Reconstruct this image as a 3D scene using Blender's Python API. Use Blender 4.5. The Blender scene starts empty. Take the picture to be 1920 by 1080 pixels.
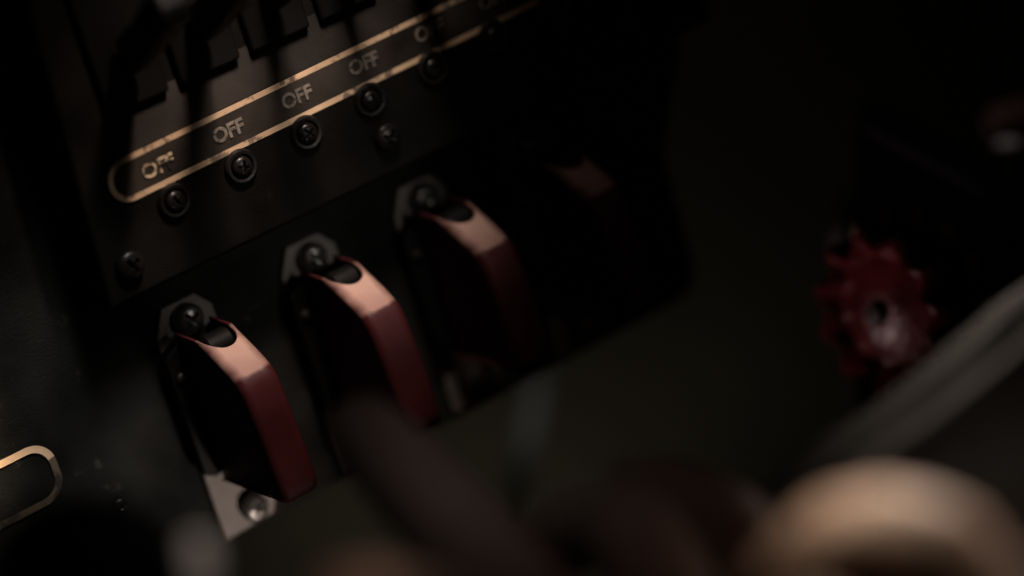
import bpy, bmesh, math, random
from mathutils import Vector, Matrix, noise
random.seed(7)
sc = bpy.context.scene
PI = math.pi
S = 0.03                                    # one switch pitch: 30 mm
CAM = Vector((0, 0, 1.35))
FPX = 5620.0                                # focal length in pixels of a 1920 wide frame

def at(px, py, z):                          # world point at distance z in front of the lens
    return CAM + Vector(((px-960)/FPX*z, z, -(py-540)/FPX*z))

# ------------------------------------------------------------------ panel frame
ux = Vector((.801, .435, .413)).normalized()
nz = Vector((.538, -.826, -.174)); nz = (nz - ux*nz.dot(ux)).normalized()
vy = nz.cross(ux).normalized()
ORI = at(290, 640, .6)
PM = Matrix.Translation(ORI) @ Matrix((ux, vy, nz)).transposed().to_4x4()
def pw(u, v, n=0):                          # panel coords (v runs down the panel) -> world
    return PM @ Vector((u*S, -v*S, n*S))

# ------------------------------------------------------------------ camera
cd = bpy.data.cameras.new('camera'); cam = bpy.data.objects.new('camera', cd)
sc.collection.objects.link(cam); sc.camera = cam
cam.location = CAM; cam.rotation_euler = (PI/2, 0, 0)
cd.sensor_width = 36; cd.lens = FPX/1920*36
cd.clip_start = .01; cd.clip_end = 20
cd.dof.use_dof = True; cd.dof.focus_distance = .587; cd.dof.aperture_fstop = 3.6; cd.dof.aperture_blades = 0

# ------------------------------------------------------------------ world, key lamp and added fill lights
w = bpy.data.worlds.new('World'); sc.world = w; w.use_nodes = True
bg = w.node_tree.nodes['Background']; bg.inputs[0].default_value = (.9, 1, .8, 1); bg.inputs[1].default_value = .0008
sc.view_settings.view_transform = 'Standard'; sc.view_settings.look = 'None'
sc.view_settings.exposure = 0; sc.view_settings.gamma = 1

def spot(name, loc, target, watts, col, deg, blend=1, r=.008):
    l = bpy.data.lights.new(name, 'SPOT'); l.energy = watts; l.color = col; l.spot_size = math.radians(deg)
    l.spot_blend = blend; l.shadow_soft_size = r
    o = bpy.data.objects.new(name, l); sc.collection.objects.link(o); o.location = loc
    o.rotation_euler = (Vector(target)-Vector(loc)).to_track_quat('-Z', 'Y').to_euler(); return o
spot('key_lamp', pw(1.6, -6.4, 3.6), pw(.12, -.30, .5), .94, (1, .73, .60), 33, 1, .006)
spot('strip_fill', pw(1.9, -6.0, 3.3), pw(1.30, -1.42, .5), 1.45, (1, .82, .70), 29, 1, .019)  # added fill for the OFF strip, no lamp of the cabin
spot('line_fill', pw(-1.0, -4.6, 3.2), pw(-1.42, .12, 0), 2.3, (1, .74, .48), 7, 1, .004)  # added narrow spot brightening the upper edge of the lower-left outline
spot('low_fill', pw(.9, 5.0, 4.6), pw(-.05, 1.25, 0), .8, (1, .84, .74), 18, 1, .01)  # added fill from below for the nearest steel end tab
spot('panel_fill', pw(.5, -4.6, 3.6), pw(-1.05, .85, 0), 1.05, (1, .97, .92), 20, 1, .02)  # added raking fill to lift the sheet left of the guards
spot('end_fill', pw(3.6, -6.4, 3.8), pw(2.98, .05, .8), .022, (1, .74, .66), 8, 1, .006)  # added faint spot for the facet of the rightmost guard
spot('front_fill', pw(3.2, -1.6, 9), pw(1.25, -.45, .3), .40, (1, .95, .88), 17, 1, .006)  # added frontal fill for the hinge-end plates and their screws
spot('hand_fill', at(1520, -1300, .50), at(1640, 930, .41), 5.4, (1, .86, .64), 9, 1, .012)  # added spot to brighten the nearer hand
spot('finger_fill', at(960, -900, .36), at(900, 850, .48), .075, (.84, .92, 1), 26, 1, .02)  # added weak cool fill on the reaching fingers
spot('thumb_fill', at(760, -900, .34), at(700, 1110, .445), .28, (1, .88, .76), 8, 1, .01)  # extra spot put in for the thumb alone
spot('tip_fill', at(380, -900, .36), at(372, 1040, .43), .62, (1, .90, .82), 7, 1, .01)  # extra spot put in for the pale post tip
spot('sleeve_rim', at(2250, -1300, .74), at(2190, 450, .49), 15, (1, .84, .72), 18, 1, .02)  # added rim light along the sleeve's upper edge
spot('sleeve_fill', at(2300, -900, .40), at(1900, 850, .46), .12, (1, .88, .80), 26, 1, .006)
spot('pipe_fill', at(1100, 1500, .70), at(995, 790, .82), .06, (1, .95, .9), 14, 1, .006)  # added small spot so the pipe front is not black
spot('stub_fill', at(1500, -900, .56), at(1840, 300, .70), .10, (1, .84, .82), 20, 1, .006)  # added spot for the pipe stub and housing edge
spot('knob_fill', at(600, 1500, .60), at(1575, 575, .63), .22, (1, .74, .70), 18, 1, .003)  # added spot giving the red knob its rim highlights
spot('wall_fill', at(850, 1230, .90), at(900, 860, 1.0), .115, (1, .93, .78), 150, 1, .03)  # added light, out of view below the frame, brightening the wall

# ------------------------------------------------------------------ helpers
def link(o): sc.collection.objects.link(o); return o
def tag(o, label=None, cat=None, group=None, kind=None):
    if label: o['label'] = label
    if cat: o['category'] = cat
    if group: o['group'] = group
    if kind: o['kind'] = kind
    return o
def empty(name, M, label, cat, group=None):
    o = link(bpy.data.objects.new(name, None)); o.empty_display_size = .005; o.matrix_world = M
    return tag(o, label, cat, group)
def obj(name, bm, m, parent=None, smooth=True, bev=0, M=None):
    bmesh.ops.recalc_face_normals(bm, faces=bm.faces)
    me = bpy.data.meshes.new(name); bm.to_mesh(me); bm.free()
    for mm in (m if isinstance(m, list) else [m]): me.materials.append(mm)
    o = link(bpy.data.objects.new(name, me))
    if parent: o.parent = parent
    if M is not None: o.matrix_world = M
    if bev:
        b = o.modifiers.new('bevel', 'BEVEL'); b.width = bev; b.segments = 3; b.limit_method = 'ANGLE'; b.angle_limit = math.radians(35)
        b.harden_normals = False
    if smooth:
        for p in me.polygons: p.use_smooth = True
        me.set_sharp_from_angle(angle=math.radians(35))
    return o
def V(u, v, n): return Vector((u*S, -v*S, n*S))
def prism(bm, pts, n0, n1):                  # polygon in (u, v) extruded along n
    a = [bm.verts.new(V(u, v, n0)) for u, v in pts]; b = [bm.verts.new(V(u, v, n1)) for u, v in pts]
    bm.faces.new(a); bm.faces.new(b[::-1]); k = len(pts)
    for i in range(k): bm.faces.new((a[i], b[i], b[(i+1) % k], a[(i+1) % k]))
def box(bm, u0, u1, v0, v1, n0, n1): prism(bm, [(u0, v0), (u1, v0), (u1, v1), (u0, v1)], n0, n1)
def rrect(u0, u1, v0, v1, r, k=8):
    out = []
    for cx, cy, a0 in ((u1-r, v1-r, 0), (u0+r, v1-r, 90), (u0+r, v0+r, 180), (u1-r, v0+r, 270)):
        for i in range(k+1):
            a = math.radians(a0+90*i/k); out.append((cx+r*math.cos(a), cy+r*math.sin(a)))
    return out
def lathe(bm, prof, seg=40, M=Matrix.Identity(4), rf=None):     # prof: (r, h) in metres around local z
    rings = []
    for r, h in prof:
        rings.append([bm.verts.new(M @ Vector((r*(rf(a, r, h) if rf else 1)*math.cos(a), r*(rf(a, r, h) if rf else 1)*math.sin(a), h)))
                      for a in (2*PI*i/seg for i in range(seg))])
    for A, B in zip(rings, rings[1:]):
        for i in range(seg): bm.faces.new((A[i], A[(i+1) % seg], B[(i+1) % seg], B[i]))
    for R in (rings[0], rings[-1]):
        try: bm.faces.new(R)
        except Exception: pass
def tube(bm, pts, rad, seg=20, rf=None):
    n = len(pts); rings = []; up = Vector((0, 0, 1))
    for i, p in enumerate(pts):
        t = (pts[min(i+1, n-1)]-pts[max(i-1, 0)]).normalized()
        if abs(t.dot(up)) > .95: up = Vector((1, 0, 0))
        s = t.cross(up).normalized(); q = s.cross(t)
        r = rad[i] if isinstance(rad, list) else rad; ring = []
        for k in range(seg):
            a = 2*PI*k/seg; rr = r*(rf(i/(n-1), a) if rf else 1)
            ring.append(bm.verts.new(p+(s*math.cos(a)+q*math.sin(a))*rr))
        rings.append(ring)
    for A, B in zip(rings, rings[1:]):
        for i in range(seg): bm.faces.new((A[i], A[(i+1) % seg], B[(i+1) % seg], B[i]))
    bm.faces.new(rings[0]); bm.faces.new(rings[-1][::-1])
def screw_head(bm, c, r, h, rot=.4, rings=18, seg=72):          # pan head with cross recess; c in (u, v, n), r and h in units
    c = V(*c); r *= S; h *= S
    def hz(x, y):
        q = min(1, math.hypot(x, y)/r); z = h*(.55+.45*math.sqrt(max(0, 1-q*q*.98)))
        a, b = x*math.cos(rot)+y*math.sin(rot), -x*math.sin(rot)+y*math.cos(rot)
        wd = .13*r; ln = .58*r
        if (abs(a) < wd and abs(b) < ln) or (abs(b) < wd and abs(a) < ln): z -= h*.6*max(.25, 1-math.hypot(a, b)/ln*.6)
        return z
    R = []
    for j in range(1, rings+1):
        rr = r*j/rings
        R.append([bm.verts.new(c+Vector((rr*math.cos(2*PI*i/seg), rr*math.sin(2*PI*i/seg), hz(rr*math.cos(2*PI*i/seg), rr*math.sin(2*PI*i/seg))))) for i in range(seg)])
    R.append([bm.verts.new(Vector((v.co.x, v.co.y, c.z))) for v in R[-1]])
    m = bm.verts.new(c+Vector((0, 0, hz(0, 0))))
    for i in range(seg): bm.faces.new((m, R[0][i], R[0][(i+1) % seg]))
    for A, B in zip(R, R[1:]):
        for i in range(seg): bm.faces.new((A[i], A[(i+1) % seg], B[(i+1) % seg], B[i]))
    bm.faces.new(R[-1])

# ------------------------------------------------------------------ materials
def mat(name, col, rough=.5, metal=0, var=.25, vs=60, bump=.0, bs=900, wear_sheen=None, wcol=(.3, .28, .26), wr=.4, sss=0, coat=0, spec=.5, scr=0):
    m = bpy.data.materials.new(name); m.use_nodes = True; nt = m.node_tree; N = nt.nodes; L = nt.links
    p = N['Principled BSDF']; tc = N.new('ShaderNodeTexCoord')
    n1 = N.new('ShaderNodeTexNoise'); n1.inputs['Scale'].default_value = vs; n1.inputs['Detail'].default_value = 6
    L.new(tc.outputs['Object'], n1.inputs['Vector'])
    r = N.new('ShaderNodeValToRGB'); r.color_ramp.elements[0].position = .3; r.color_ramp.elements[1].position = .72
    r.color_ramp.elements[0].color = (*[c*(1-var) for c in col], 1); r.color_ramp.elements[1].color = (*[min(1, c*(1+var)) for c in col], 1)
    L.new(n1.outputs['Fac'], r.inputs['Fac']); colout = r.outputs['Color']
    if wear_sheen is not None:
        n2 = N.new('ShaderNodeTexNoise'); n2.inputs['Scale'].default_value = vs*3; n2.inputs['Detail'].default_value = 8; n2.inputs['Roughness'].default_value = .7
        L.new(tc.outputs['Object'], n2.inputs['Vector'])
        r2 = N.new('ShaderNodeValToRGB'); r2.color_ramp.elements[0].position = wear_sheen; r2.color_ramp.elements[1].position = wear_sheen+.05
        L.new(n2.outputs['Fac'], r2.inputs['Fac'])
        mx = N.new('ShaderNodeMixRGB'); L.new(r2.outputs['Color'], mx.inputs[0]); L.new(colout, mx.inputs[1]); mx.inputs[2].default_value = (*wcol, 1)
        colout = mx.outputs[0]
    if scr:
        mp = N.new('ShaderNodeMapping'); mp.inputs['Rotation'].default_value = (0, 0, .6); mp.inputs['Scale'].default_value = (14, 1.2, 1)
        L.new(tc.outputs['Object'], mp.inputs['Vector'])
        n4 = N.new('ShaderNodeTexNoise'); n4.inputs['Scale'].default_value = 90; n4.inputs['Detail'].default_value = 3
        L.new(mp.outputs[0], n4.inputs['Vector'])
        r4 = N.new('ShaderNodeValToRGB'); r4.color_ramp.elements[0].position = .70; r4.color_ramp.elements[1].position = .76
        L.new(n4.outputs['Fac'], r4.inputs['Fac'])
        ml = N.new('ShaderNodeMath'); ml.operation = 'MULTIPLY'; ml.inputs[1].default_value = scr; L.new(r4.outputs['Color'], ml.inputs[0])
        mx2 = N.new('ShaderNodeMixRGB'); L.new(ml.outputs[0], mx2.inputs[0]); L.new(colout, mx2.inputs[1]); mx2.inputs[2].default_value = (*wcol, 1)
        colout = mx2.outputs[0]
    L.new(colout, p.inputs['Base Color'])
    rr = N.new('ShaderNodeMapRange'); rr.inputs['To Min'].default_value = max(.03, rough-.12); rr.inputs['To Max'].default_value = min(1, rough+.15)
    L.new(n1.outputs['Fac'], rr.inputs['Value']); L.new(rr.outputs['Result'], p.inputs['Roughness'])
    p.inputs['Metallic'].default_value = metal; p.inputs['Specular IOR Level'].default_value = spec
    p.inputs['Coat Weight'].default_value = coat; p.inputs['Coat Roughness'].default_value = .2
    if sss:
        p.inputs['Subsurface Weight'].default_value = sss; p.inputs['Subsurface Radius'].default_value = (.006, .002, .001); p.inputs['Subsurface Scale'].default_value = 1
    if bump:
        n3 = N.new('ShaderNodeTexNoise'); n3.inputs['Scale'].default_value = bs; n3.inputs['Detail'].default_value = 5
        L.new(tc.outputs['Object'], n3.inputs['Vector'])
        b = N.new('ShaderNodeBump'); b.inputs['Strength'].default_value = bump; b.inputs['Distance'].default_value = .0006
        L.new(n3.outputs['Fac'], b.inputs['Height']); L.new(b.outputs['Normal'], p.inputs['Normal'])
    return m
M_text2 = None
M_panel = mat('panel_paint', (.0135, .0140, .0132), .75, 0, .7, 45, .35, 1500, wear_sheen=.60, scr=.7, wcol=(.036, .034, .032), spec=.05)
M_box = mat('box_paint', (.0062, .0058, .0052), .7, 0, .5, 60, .3, 1600, scr=.5, wcol=(.03, .027, .024), spec=.05)
M_gold = mat('ochre_line', (.68, .49, .32), .5, 0, .3, 60, .1, 2000, wear_sheen=.56, wcol=(.20, .15, .11), spec=.2)
M_shade_ochre = mat('shaded_ochre', (.10, .075, .05), .6, 0, .3, 60, wear_sheen=.50, wcol=(.02, .018, .016))  # shade put into the colour: unlit lower edge of the outline
M_text = mat('white_lettering', (.22, .19, .16), .5, 0, .3, 220, wear_sheen=.52, wcol=(.05, .043, .037))
M_text2 = mat('glint_lettering', (.62, .48, .32), .5, 0, .2, 100, wear_sheen=.46, wcol=(.018, .016, .014))  # leftmost OFF: shadow and a glint painted into the letter colour
M_red = mat('red_guard_plastic', (.072, .0150, .0170), .5, 0, .35, 60, .08, 700, spec=.06)
M_facet = mat('pale_facet_sheen', (.62, .41, .34), .5, 0, .12, 110, .25, 900, wear_sheen=.74, wcol=(.3, .16, .12), spec=.3)  # facet highlight given as a pale paint colour
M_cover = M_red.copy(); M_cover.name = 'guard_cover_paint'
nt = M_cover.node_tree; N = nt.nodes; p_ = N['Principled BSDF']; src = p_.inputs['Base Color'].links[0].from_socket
at_ = N.new('ShaderNodeAttribute'); at_.attribute_name = 'wear_sheen'  # mask of the highlight painted into the cover colour
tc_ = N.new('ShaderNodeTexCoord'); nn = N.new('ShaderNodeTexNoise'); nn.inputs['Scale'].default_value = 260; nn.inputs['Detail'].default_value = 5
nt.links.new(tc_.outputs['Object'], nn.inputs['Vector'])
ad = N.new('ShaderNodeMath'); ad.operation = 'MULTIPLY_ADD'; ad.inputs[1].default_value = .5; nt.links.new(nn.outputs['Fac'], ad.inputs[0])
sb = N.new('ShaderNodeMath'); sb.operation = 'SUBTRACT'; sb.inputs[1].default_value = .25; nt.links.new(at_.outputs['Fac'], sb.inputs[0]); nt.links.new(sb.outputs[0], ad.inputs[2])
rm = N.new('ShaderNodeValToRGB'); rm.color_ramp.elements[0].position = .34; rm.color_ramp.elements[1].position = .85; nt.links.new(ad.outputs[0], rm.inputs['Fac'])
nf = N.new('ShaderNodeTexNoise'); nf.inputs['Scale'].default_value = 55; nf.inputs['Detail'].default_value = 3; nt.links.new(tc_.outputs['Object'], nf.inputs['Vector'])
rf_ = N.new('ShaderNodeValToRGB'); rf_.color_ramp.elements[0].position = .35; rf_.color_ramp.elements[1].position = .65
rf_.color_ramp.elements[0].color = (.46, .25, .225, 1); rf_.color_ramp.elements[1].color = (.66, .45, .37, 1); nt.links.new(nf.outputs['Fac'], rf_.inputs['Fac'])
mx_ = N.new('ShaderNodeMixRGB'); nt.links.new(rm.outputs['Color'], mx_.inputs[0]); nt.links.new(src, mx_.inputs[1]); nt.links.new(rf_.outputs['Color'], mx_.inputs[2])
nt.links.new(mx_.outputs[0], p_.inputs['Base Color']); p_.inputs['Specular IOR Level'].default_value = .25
M_steel = mat('dull_steel', (.19, .165, .15), .6, .15, .25, 150, .25, 1200, scr=.5, wcol=(.15, .13, .12))
M_screw = mat('screw_steel', (.24, .23, .215), .3, .85, .3, 200, .1, 1500)
M_dscrew = mat('blackened_screw', (.022, .020, .019), .3, .6, .3, 200, .1, 1500)
M_black = mat('black_bakelite', (.004, .004, .004), .5, 0, .3, 80, .1, 1500, spec=.12)
M_lever = mat('black_lever', (.004, .004, .004), .5, 0, .4, 60, .1, 1500, spec=.12)
M_wall = mat('olive_wall_paint', (.056, .049, .036), .8, 0, .3, 9, .3, 120, spec=.1)
M_grey = mat('grey_tube', (.42, .41, .40), .6, 0, .2, 40)
M_knob = mat('red_knob', (.085, .008, .010), .30, 0, .6, 120, .5, 500, coat=.0, spec=.5, wear_sheen=.66, wcol=(.05, .02, .018))
M_brass = mat('dark_brass', (.22, .15, .10), .45, .3, .4, 150, .2, 900)
M_dark = mat('dark_housing', (.012, .011, .012), .5, 0, .4, 30, .2, 600, spec=.3)
M_skin = mat('skin', (.33, .20, .15), .6, 0, .25, 45, .5, 900, sss=.12, spec=.35)
M_cloth = mat('olive_grey_cloth', (.055, .051, .045), .9, 0, .3, 60, .8, 1800, spec=.1)
M_strip = mat('dark_grey_strip', (.034, .029, .025), .7, 0, .5, 90, .2, 1200, spec=.06)
M_plate = mat('lighter_grey_plate', (.036, .032, .029), .8, 0, .7, 40, .2, 1200, spec=.06)
M_pale = mat('pale_grey_plastic', (.55, .50, .46), .5, 0, .15, 50)

# ------------------------------------------------------------------ setting: wall behind
bm = bmesh.new()
G = 60
vs = [[bm.verts.new(CAM+Vector((-1.6+3.2*i/G, 1.0+.18*((i/G-.5)*2)**2+.012*math.sin(i*.9), -1.2+2.4*j/G))) for j in range(G+1)] for i in range(G+1)]
for i in range(G):
    for j in range(G): bm.faces.new((vs[i][j], vs[i+1][j], vs[i+1][j+1], vs[i][j+1]))
o = obj('wall', bm, M_wall); tag(o, 'dim olive painted cabin wall behind the switch panel', None, None, 'structure')

# ------------------------------------------------------------------ switch panel (base sheet)
panel = empty('instrument_console', PM.copy(), 'dark scratched metal sheet panel carrying the four red switch guards', 'panel')
bm = bmesh.new()
out = [(-5.5, -4.6), (4.9, -4.6), (4.82, -.9), (4.55, -.15), (4.22, .45)]
out += [(4.22+.0*i, .45+i*.25) for i in range(1, 4)]
for i in range(9):
    a = PI/2*i/8; out.append((4.0+.22*math.cos(a), 1.34+.22*math.sin(a)))
out += [(-5.5, 1.56)]
prism(bm, out, -.10, 0)
obj('panel_sheet', bm, M_panel, panel, bev=.0004)
# ochre outline lower left
def ring(bm, pts, wd, n, cut=99):
    k = len(pts); A = []; B = []
    for i in range(k):
        p = Vector(pts[i]); t = (Vector(pts[(i+1) % k])-Vector(pts[i-1])).normalized(); q = Vector((t.y, -t.x))
        A.append(bm.verts.new(V(*(p+q*wd/2), n))); B.append(bm.verts.new(V(*(p-q*wd/2), n)))
    for i in range(k):
        f = bm.faces.new((A[i], A[(i+1) % k], B[(i+1) % k], B[i]))
        if (pts[i][1]+pts[(i+1) % k][1])/2 > cut: f.material_index = 1
bm = bmesh.new(); ring(bm, rrect(-4.2, -.95, .29, .68, .15), .05, .012, .40)
tag(obj('painted_outline', bm, [M_gold, M_shade_ochre], panel), 'ochre rounded outline at the lower left, its lower edge painted dim as shade')
# small screws of the sheet
for (u, v) in ((-.62, .95), (3.93, .1)):
    bm = bmesh.new(); screw_head(bm, (u, v, 0), .05, .04); obj('rivet', bm, M_dscrew, panel)

# ------------------------------------------------------------------ raised switch box
HB = .5
sbox = empty('switch_box', PM.copy(), 'raised black box with an ochre outlined OFF strip and a row of levers', 'switch box')
bm = bmesh.new(); prism(bm, [(-.40, -.515), (-.12, -4.4), (4.55, -4.4), (4.6, -.515)], .004, HB)
obj('housing', bm, M_box, sbox, bev=.0010)
bm = bmesh.new(); ring(bm, [(a, b-.016*a) for a, b in rrect(-.12, 4.2, -1.40, -1.142, .125)], .038, HB+.006)
tag(obj('painted_outline', bm, M_gold, sbox), 'worn ochre outline round the OFF words')
bm = bmesh.new(); prism(bm, [(a, b-.016*a) for a, b in rrect(-.10, 4.18, -1.38, -1.162, .105)], HB+.001, HB+.004); obj('strip_backing', bm, M_strip, sbox)
bm = bmesh.new(); prism(bm, [(a, b-.016*a) for a, b in rrect(-.02, 4.1, -1.74, -1.425, .02)], HB+.001, HB+.004); obj('grey_plate', bm, M_plate, sbox)  # lighter grey than the box, between outline and switches
def text(body, u, v, n, size):
    c = bpy.data.curves.new('t', 'FONT'); c.body = body; c.size = size*S; c.offset = .028*size*S
    c.align_x = 'CENTER'; c.align_y = 'CENTER'; c.extrude = .0001; c.space_character = .98
    t = link(bpy.data.objects.new('t', c)); dg = bpy.context.evaluated_depsgraph_get(); dg.update()
    me = bpy.data.meshes.new_from_object(t.evaluated_get(dg)); bpy.data.objects.remove(t)
    me.materials.clear(); me.materials.append(M_text)
    for vv in me.vertices: vv.co += V(u, v, n)
    return link(bpy.data.objects.new('lettering', me))
for k in range(-1, 7):
    t = text('OFF', .763+.54*k, -1.278-.016*k, HB+.008, .135); t.parent = sbox
    if k == -1: t.data.materials[0] = M_text2
for k in range(0, 7):                       # row of dark button-head screws in cup washers
    u, v = .25+.518*k, -1.014-.018*k
    bm = bmesh.new(); T = Matrix.Translation(V(u, v, HB))
    lathe(bm, [(.072*S, .0), (.115*S, 0), (.118*S, .02*S), (.105*S, .038*S), (.085*S, .036*S), (.078*S, .012*S), (.072*S, .004*S)], 40, T)
    wsh = obj('cup_washer', bm, M_dscrew, sbox)
    bm = bmesh.new(); screw_head(bm, (u, v, HB+.006), .066, .06, .3+k*.9, 12, 48); obj('screw', bm, M_dscrew, wsh)
for u, v in ((-.186, -.753), (1.84, -.785), (3.87, -.80)):
    bm = bmesh.new(); screw_head(bm, (u, v, HB+.002), .095, .085, .7+u); obj('mounting_screw', bm, M_dscrew, sbox)

# ------------------------------------------------------------------ levers
def make_lever():
    r = empty('toggle_switch', PM @ Matrix.Translation(V(0, -1.98, HB)), 'x', 'toggle switch', 'black toggle switches above the OFF strip')
    bm = bmesh.new(); box(bm, -.225, .225, -.75, .27, .002, .06); obj('bezel', bm, M_lever, r, bev=.0006)
    bm = bmesh.new()                         # paddle leaning away from OFF
    pl = [(-.20, .12), (-.36, .50), (-.62, .95), (-.60, 1.05), (-.50, 1.10), (-.38, 1.06), (-.10, .50), (.06, .12)]
    wd = [.06, .07, .10, .10, .10, .10, .07, .06]
    A = [bm.verts.new(V(-w_, a, b)) for (a, b), w_ in zip(pl, wd)]; B = [bm.verts.new(V(w_, a, b)) for (a, b), w_ in zip(pl, wd)]
    bm.faces.new(A); bm.faces.new(B[::-1])
    for i in range(len(pl)): bm.faces.new((A[i], B[i], B[(i+1) % len(pl)], A[(i+1) % len(pl)]))
    obj('lever', bm, M_lever, r, bev=.0008)
    return r
def copy_tree(o, parent=None):
    c = o.copy(); sc.collection.objects.link(c); c.parent = parent
    for ch in list(o.children): copy_tree(ch, c)
    return c
lev0 = make_lever()
names = ['leftmost black toggle switch above the OFF strip, beside the box edge', 'second black toggle switch from the left above the OFF strip',
         'third black toggle switch from the left, above a dim OFF word', 'fourth black toggle switch from the left, above a clear OFF word',
         'fifth black toggle switch from the left along the OFF strip', 'sixth black toggle switch from the left, cut by the top edge']
for k in range(-1, 4):
    o = lev0 if k == -1 else copy_tree(lev0)
    o.matrix_world = PM @ Matrix.Translation(V(.763+.54*k, -1.98, HB)); o['label'] = names[k+1]

# ------------------------------------------------------------------ red guards
PROF = [(-.10, .43), (-.02, .60), (.06, .765), (.115, .860), (.165, .920), (.235, .955), (.34, .978), (.50, 1.0), (.70, 1.02), (.88, 1.035), (.98, 1.035), (1.035, 1.01), (1.06, .95), (1.065, .80)]
def catmull(P, k=5):
    out = []
    for i in range(len(P)-1):
        p = [Vector(P[max(0, i-1)]), Vector(P[i]), Vector(P[i+1]), Vector(P[min(len(P)-1, i+2)])]
        for j in range(k):
            t = j/k
            out.append(.5*((2*p[1])+(p[2]-p[0])*t+(2*p[0]-5*p[1]+4*p[2]-p[3])*t*t+(3*p[1]-p[0]-3*p[2]+p[3])*t**3))
    out.append(Vector(P[-1])); return out
PR = catmull(PROF)
LEN = [0]
for a, b in zip(PR, PR[1:]): LEN.append(LEN[-1]+(b-a).length)
def prof_at(s):
    s = max(0, min(LEN[-1]-1e-6, s)); i = max(j for j in range(len(LEN)) if LEN[j] <= s)
    t = (s-LEN[i])/(LEN[i+1]-LEN[i]); p = PR[i].lerp(PR[i+1], t); d = (PR[i+1]-PR[i]).normalized()
    return p, Vector((d.y, -d.x))            # point, inward normal in (v, n)
def make_guard():
    r = empty('switch_guard', PM.copy(), 'x', 'switch guard', 'red hinged switch guards along the panel')
    bm = bmesh.new()                         # base plate with chamfered corners
    prism(bm, [(.10, -.20), (.36, -.20), (.46, -.08), (.46, .14), (.455, 1.40), (.40, 1.51), (.0, 1.53), (.0, -.02)], .002, .045)
    obj('base_plate', bm, M_steel, r, bev=.0004)
    bm = bmesh.new(); screw_head(bm, (.245, -.075, .047), .105, .11, .5); obj('screw', bm, M_screw, r)
    bm = bmesh.new(); screw_head(bm, (.262, 1.39, .047), .10, .085, 1.0); obj('screw', bm, M_screw, r)
    bm = bmesh.new()                         # dark side rail carrying the hinge
    prism(bm, [(-.035, .10), (.10, .02), (.10, 1.0), (.05, 1.02), (-.035, .97)], .047, .16)
    rail = obj('side_rail', bm, M_black, r, bev=.0004)
    bm = bmesh.new(); lathe(bm, [(.0001, .0), (.042*S, 0), (.04*S, .02*S), (.02*S, .035*S), (.0001, .036*S)], 24, Matrix.Translation(V(.03, .26, .16))); obj('rivet', bm, M_dscrew, rail)
    bm = bmesh.new(); prism(bm, [(.385, .02), (.44, .05), (.44, .97), (.385, 1.0)], .047, .16); obj('side_rail', bm, M_black, r, bev=.0004)
    for u in (.095, .36):                    # hinge ears
        bm = bmesh.new(); pts = [(.06, .047), (.24, .047), (.18, .36), (.13, .46), (.05, .50), (-.01, .44)]
        A = [bm.verts.new(V(u, a, b)) for a, b in pts]; B = [bm.verts.new(V(u+.02, a, b)) for a, b in pts]
        bm.faces.new(A); bm.faces.new(B[::-1])
        for i in range(len(pts)): bm.faces.new((A[i], B[i], B[(i+1) % len(pts)], A[(i+1) % len(pts)]))
        obj('hinge_ear', bm, M_black, r, bev=.0002)
    bm = bmesh.new(); lathe(bm, [(.08*S, 0), (.105*S, .02*S), (.105*S, .18*S), (.08*S, .20*S)], 40, Matrix.Translation(V(.13, .04, .47)) @ Matrix.Rotation(PI/2, 4, 'Y'))
    obj('hinge_barrel', bm, M_black, r)
    # cover: one continuous channel, notch between two horns at the hinge end
    U0, U1, RC = .095, .385, .06
    bm = bmesh.new(); wl = bm.verts.layers.float.new('wear_sheen'); cross = []
    for i in range(9): cross.append((0, 'L', i/8))
    for i in range(1, 5): cross.append((1, 'L', i/5))
    W = 22
    for i in range(W+1): cross.append((2, 'T', i/W))
    for i in range(4, 0, -1): cross.append((1, 'R', i/5))
    for i in range(8, -1, -1): cross.append((0, 'R', i/8))
    NS = 90; NF = 45; SF = .545; grid = []
    for a in range(NS+1):
        row = []
        for kind, side, f in cross:
            s0 = 0
            if kind:
                uf = (RC+(U1-U0-2*RC)*f)/(U1-U0) if kind == 2 else RC*(1-math.cos(PI/2*f))/(U1-U0)
                s0 = .25*(1-abs(uf*2-1)**2.2)**.6 if 0 < uf < 1 else 0
            s = s0+(SF-s0)*a/NF if a <= NF else SF+(LEN[-1]-SF)*(a-NF)/(NS-NF)
            p, q = prof_at(s)
            if kind == 2: pt = (U0+RC+(U1-U0-2*RC)*f, p.x, p.y)
            elif kind == 1:
                an = PI/2*f; d = RC*(1-math.sin(an)); uu = RC*(1-math.cos(an))
                pt = ((U0+uu) if side == 'L' else (U1-uu), p.x+q.x*d, p.y+q.y*d)
            else:
                t = p+q*RC; bv = min(1.06, max(-.04, p.x+.02)); b = Vector((bv, .14)); m = b.lerp(t, f)
                pt = (U0 if side == 'L' else U1, m.x, m.y)
            row.append(bm.verts.new(V(*pt)))
        grid.append(row)
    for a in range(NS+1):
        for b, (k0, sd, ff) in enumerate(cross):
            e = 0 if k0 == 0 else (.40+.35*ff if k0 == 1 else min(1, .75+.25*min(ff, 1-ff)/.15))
            grid[a][b][wl] = max(0, min(1, e*min(1, (NF+3.5-a)/8)))  # painted facet highlight, fading to the long edges and past the bend
    for a in range(NS):
        for b in range(len(cross)-1):
            f = bm.faces.new((grid[a][b], grid[a+1][b], grid[a+1][b+1], grid[a][b+1]))
            k0, sd, ff = cross[b]
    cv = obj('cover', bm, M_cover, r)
    so = cv.modifiers.new('solid', 'SOLIDIFY'); so.thickness = .022*S; so.offset = -1
    return r
g0 = make_guard()
gl = ['lowest red switch guard at the left with a fully visible steel end tab', 'second red switch guard with a bright pale hinge facet, above the blurred fingertip',
      'third red switch guard from the left with a dim greyish hinge facet', 'fourth red switch guard at the right end, nearly lost in shadow']
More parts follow.
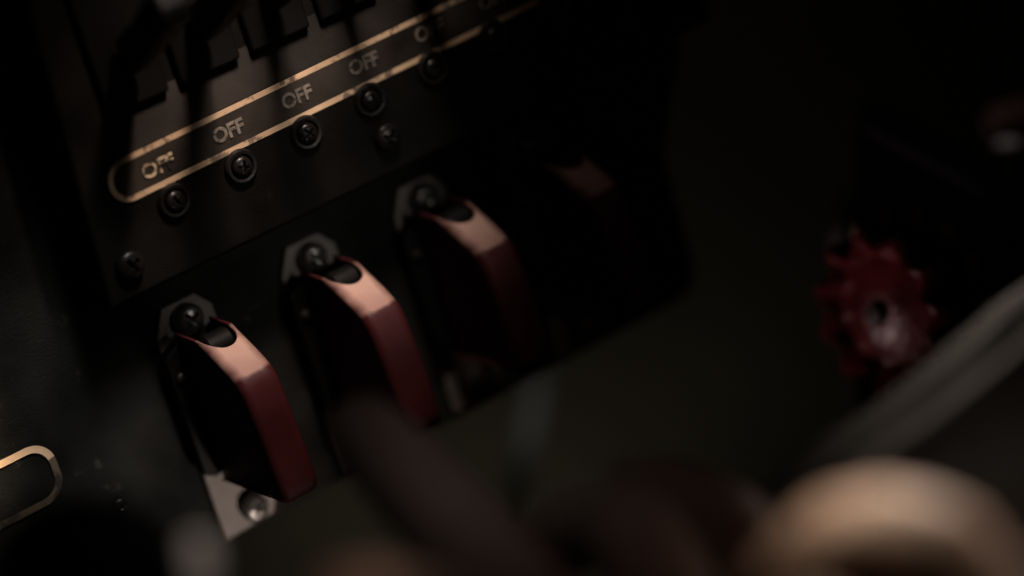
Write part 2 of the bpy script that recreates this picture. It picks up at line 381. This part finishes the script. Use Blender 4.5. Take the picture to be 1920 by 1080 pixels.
for k in range(4):
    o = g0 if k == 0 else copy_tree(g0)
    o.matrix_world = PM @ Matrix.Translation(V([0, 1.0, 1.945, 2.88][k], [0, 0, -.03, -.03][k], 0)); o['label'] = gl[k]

# ------------------------------------------------------------------ background tube
bm = bmesh.new(); tube(bm, [at(1020, 600, .82), at(1004, 740, .82), at(978, 860, .83), at(930, 1200, .84)], .0028, 20)
tag(obj('conduit_pipe', bm, M_grey), 'blurred grey pipe hanging below the panel edge in front of the wall', 'pipe')

# ------------------------------------------------------------------ right: dark housing, red knob, stub
hz_ = .665
bm = bmesh.new()
fr = [at(1606, 238, hz_), at(2300, 620, hz_), at(2300, 1200, hz_), at(1606, 900, hz_)]
bk = [p+Vector((.012, .09, .012)) for p in fr]
A = [bm.verts.new(p) for p in fr]; B = [bm.verts.new(p) for p in bk]
bm.faces.new(A); bm.faces.new(B[::-1])
for i in range(4): bm.faces.new((A[i], B[i], B[(i+1) % 4], A[(i+1) % 4]))
hs = obj('control_housing', bm, M_dark, bev=.0012)
tag(hs, 'dark box housing with a sloping top edge behind the red knob', 'housing')

kc = at(1672, 578, .632)
ax = Vector((-.66, -.70, -.22)).normalized()
KM = Matrix.Translation(kc) @ ax.to_track_quat('Z', 'Y').to_matrix().to_4x4()
M_edge = mat('edge_highlight_paint', (.34, .28, .30), .6)
bm = bmesh.new(); tube(bm, [at(1612, 240, hz_-.001), at(2290, 612, hz_-.001)], .0011, 14)  # pale tube standing in for the highlight along the housing edge
obj('edge_highlight', bm, M_edge).parent = hs
kr = empty('valve_knob', KM, 'dark red lobed valve knob in front of the dark box housing', 'knob')
kr.matrix_world = KM @ Matrix.Diagonal((1.10, 1.16, 1.1, 1))
bm = bmesh.new(); lob = lambda a, r, h: 1+(.10+.025*math.sin(3*a+1))*math.cos(11*a+.3*math.sin(2*a))*max(0, min(1, (r-.0095)/.003))
lathe(bm, [(.0001, .0042), (.0030, .0046), (.0060, .0040), (.0085, .0028), (.0100, .0022), (.0112, .0036), (.0126, .0050), (.0140, .0040), (.0147, .0014), (.0144, -.0018), (.0130, -.0042), (.0110, -.0050), (.0001, -.005)], 176, rf=lob)
obj('grip', bm, M_knob, kr)
bm = bmesh.new(); lathe(bm, [(.0001, .0066), (.0016, .0064), (.0020, .0056), (.0021, .004)], 32); obj('centre_nut', bm, M_dark, kr)
for i in range(14):
    a = 2*PI*i/14; T = Matrix.Translation((.0162*math.cos(a), .0162*math.sin(a), -.0065))
    bm = bmesh.new(); bmesh.ops.create_uvsphere(bm, u_segments=16, v_segments=10, radius=.0019, matrix=T @ Matrix.Diagonal((1, 1.2, .9, 1)))
    obj('bead', bm, M_brass, kr)
bm = bmesh.new(); lathe(bm, [(.0001, -.005), (.0125, -.0055), (.0165, -.0068), (.0172, -.0080), (.0150, -.012), (.006, -.013), (.006, -.022)], 48); obj('collar', bm, M_dark, kr)

sr = empty('pipe_stub', Matrix.Identity(4), 'dark red pipe stub with a pale metal clip at the right edge', 'pipe stub')
bm = bmesh.new(); tube(bm, [at(1858, 230, .70), at(1862, 229, .70), at(2100, 160, .72)], [.0032, .0037, .0037], 28)
obj('stub', bm, mat('brown_red_paint', (.11, .055, .045), .5), sr)
bm = bmesh.new(); tube(bm, [at(1868, 270, .693), at(1875, 270, .692), at(1905, 268, .692), at(1912, 268, .693)], [.0006, .0012, .0012, .0006], 16)
obj('clip', bm, mat('pale_clip', (.8, .78, .75), .35, .2), sr)

bm = bmesh.new(); tube(bm, [at(1590, 350, .66), at(1583, 400, .658), at(1580, 450, .655), at(1590, 520, .652)], [.0012, .0030, .0036, .003], 20)
tag(obj('grey_rod', bm, M_grey), 'dim grey rod standing above the red knob', 'rod')

# ------------------------------------------------------------------ lower left foreground
bm = bmesh.new(); c = at(165, 1130, .43)
lathe(bm, [(.0001, .016), (.006, .0155), (.011, .013), (.0145, .008), (.0155, .001), (.0145, -.006), (.010, -.012), (.005, -.016), (.004, -.045), (.0001, -.046)], 48, Matrix.Translation(c))
tag(obj('control_lever', bm, M_black), 'big blurred black lever knob in the bottom left corner', 'knob')
bm = bmesh.new(); c = at(372, 1060, .43)
lathe(bm, [(.0001, .0045), (.0018, .0041), (.0028, .0026), (.0030, 0), (.0028, -.004), (.0022, -.010), (.0022, -.03), (.0001, -.031)], 32, Matrix.Translation(c))
tag(obj('metal_post', bm, M_pale), 'small pale grey post tip blurred beside the big black knob', 'post')

# ------------------------------------------------------------------ person: two hands and a sleeve
def skin_mesh(chains, name):
    bm = bmesh.new(); lay = bm.verts.layers.skin.verify(); idx = {}
    for ch in chains:
        prev = None
        for key, p, r in ch:
            if key in idx and key is not None: v = idx[key]
            else:
                v = bm.verts.new(p); v[lay].radius = (r, r)
                if key: idx[key] = v
            if prev: 
                try: bm.edges.new((prev, v))
                except ValueError: pass
            prev = v
    first = list(bm.verts)[0]; first[lay].use_root = True
    me = bpy.data.meshes.new('sk'); bm.to_mesh(me); bm.free()
    o = link(bpy.data.objects.new('sk', me)); m = o.modifiers.new('s', 'SKIN'); m.use_smooth_shade = True; m.branch_smoothing = .6
    s = o.modifiers.new('ss', 'SUBSURF'); s.levels = 2; s.render_levels = 2
    dg = bpy.context.evaluated_depsgraph_get(); dg.update()
    out = bpy.data.meshes.new_from_object(o.evaluated_get(dg)); bpy.data.objects.remove(o); return out
def P(key, x, y, z, r): return (key, at(x, y, z), r)
handA = [
 [P('w', 1620, 1640, .475, .024), P('p', 1400, 1450, .465, .023), P('ip', 1160, 1330, .455, .014), P('im', 1060, 1220, .455, .0095), P(None, 905, 1055, .468, .0088), P(None, 770, 905, .487, .0080), P(None, 690, 815, .497, .0074), P(None, 655, 775, .502, .0055)],
 [P('p', 0, 0, 0, 0), P('mp', 1330, 1330, .46, .0135), P(None, 1275, 1190, .465, .0092), P(None, 1190, 985, .478, .0088), P(None, 1075, 985, .495, .0080), P(None, 990, 1070, .505, .0072), P(None, 960, 1110, .507, .0055)],
 [P('p', 0, 0, 0, 0), P('rp', 1510, 1330, .468, .0135), P(None, 1500, 1170, .478, .0088), P(None, 1400, 1010, .492, .0084), P(None, 1270, 925, .508, .0072), P(None, 1185, 915, .515, .0064), P(None, 1150, 925, .517, .005)],
 [P('p', 0, 0, 0, 0), P('lp', 1690, 1380, .475, .0125), P(None, 1690, 1230, .485, .0078), P(None, 1600, 1110, .50, .0072), P(None, 1500, 1080, .515, .0064), P(None, 1450, 1095, .52, .005)],
 [P('w', 0, 0, 0, 0), P('tc', 1330, 1620, .45, .016), P('tm', 1080, 1420, .435, .0115), P(None, 900, 1230, .432, .0095), P(None, 760, 1145, .440, .0088), P(None, 640, 1125, .448, .0078), P(None, 590, 1122, .452, .006)],
 [P('w', 0, 0, 0, 0), P(None, 1820, 1750, .49, .026), P(None, 2300, 1450, .50, .034), P(None, 2800, 1100, .51, .038)]]
# fold the shared keys (coordinates given once)
mA = skin_mesh(handA, 'a')
handB = [
 [P('w', 2250, 1900, .41, .024), P('p', 2050, 1600, .405, .022), P('ip', 1930, 1390, .40, .013), P('im', 1900, 1190, .40, .0105), P(None, 1800, 1035, .402, .0100), P(None, 1630, 1060, .408, .0102), P(None, 1510, 1180, .415, .0085), P(None, 1470, 1260, .418, .0065)],
 [P('p', 0, 0, 0, 0), P('mp', 2080, 1330, .41, .012), P(None, 2060, 1290, .415, .0095), P(None, 1960, 1210, .425, .0088), P(None, 1820, 1200, .43, .008), P(None, 1700, 1230, .43, .0062)],
 [P('p', 0, 0, 0, 0), P('rp', 2220, 1330, .42, .0125), P(None, 2180, 1290, .43, .0088), P(None, 2080, 1250, .44, .0082), P(None, 1980, 1290, .445, .006)],
 [P('p', 0, 0, 0, 0), P('lp', 2350, 1370, .43, .0115), P(None, 2290, 1230, .44, .0078), P(None, 2200, 1200, .45, .0072), P(None, 2130, 1270, .455, .0055)],
 [P('w', 0, 0, 0, 0), P('tc', 1950, 1700, .385, .015), P(None, 1780, 1480, .38, .0115), P(None, 1650, 1320, .385, .0098), P(None, 1560, 1230, .395, .0085), P(None, 1530, 1190, .40, .006)],
 [P('w', 0, 0, 0, 0), P(None, 2450, 2250, .42, .028), P(None, 2700, 2800, .43, .034)]]
handB = [[(k, p+Vector((-.0040, 0, .0006)), r*1.08) for k, p, r in ch] for ch in handB]
mB = skin_mesh(handB, 'b')
for v in mB.vertices:
    q = v.co*110; v.co += Vector((noise.noise(q), noise.noise(q+Vector((9, 0, 0))), noise.noise(q+Vector((0, 9, 0)))))*.0022
bm = bmesh.new(); bm.from_mesh(mA); bm.from_mesh(mB)
person = obj('person', bm, M_skin)
tag(person, 'person in a grey sleeve reaching blurred bare hands towards the red guards', 'person')
# sleeve
pts = []; rad = []
for i in range(41):
    t = i/40; q = at(1600, 1400, .49).lerp(at(2825, 590, .53), t)
    pts.append(q); rad.append(.040+.016*t)
def fold(t, a):
    return 1+.03*math.sin(3*a+5*t+1.0)+.012*math.sin(8*a-3*t+.6)+.014*math.sin(15*a+4*t)+.018*math.sin(25*a-6*t+2*math.sin(3*t))+.018*noise.noise(Vector((t*7, math.cos(a)*1.6, math.sin(a)*1.6)))*2
bm = bmesh.new(); tube(bm, pts, rad, 96, fold)
o = obj('sleeve', bm, M_cloth); o.parent = person
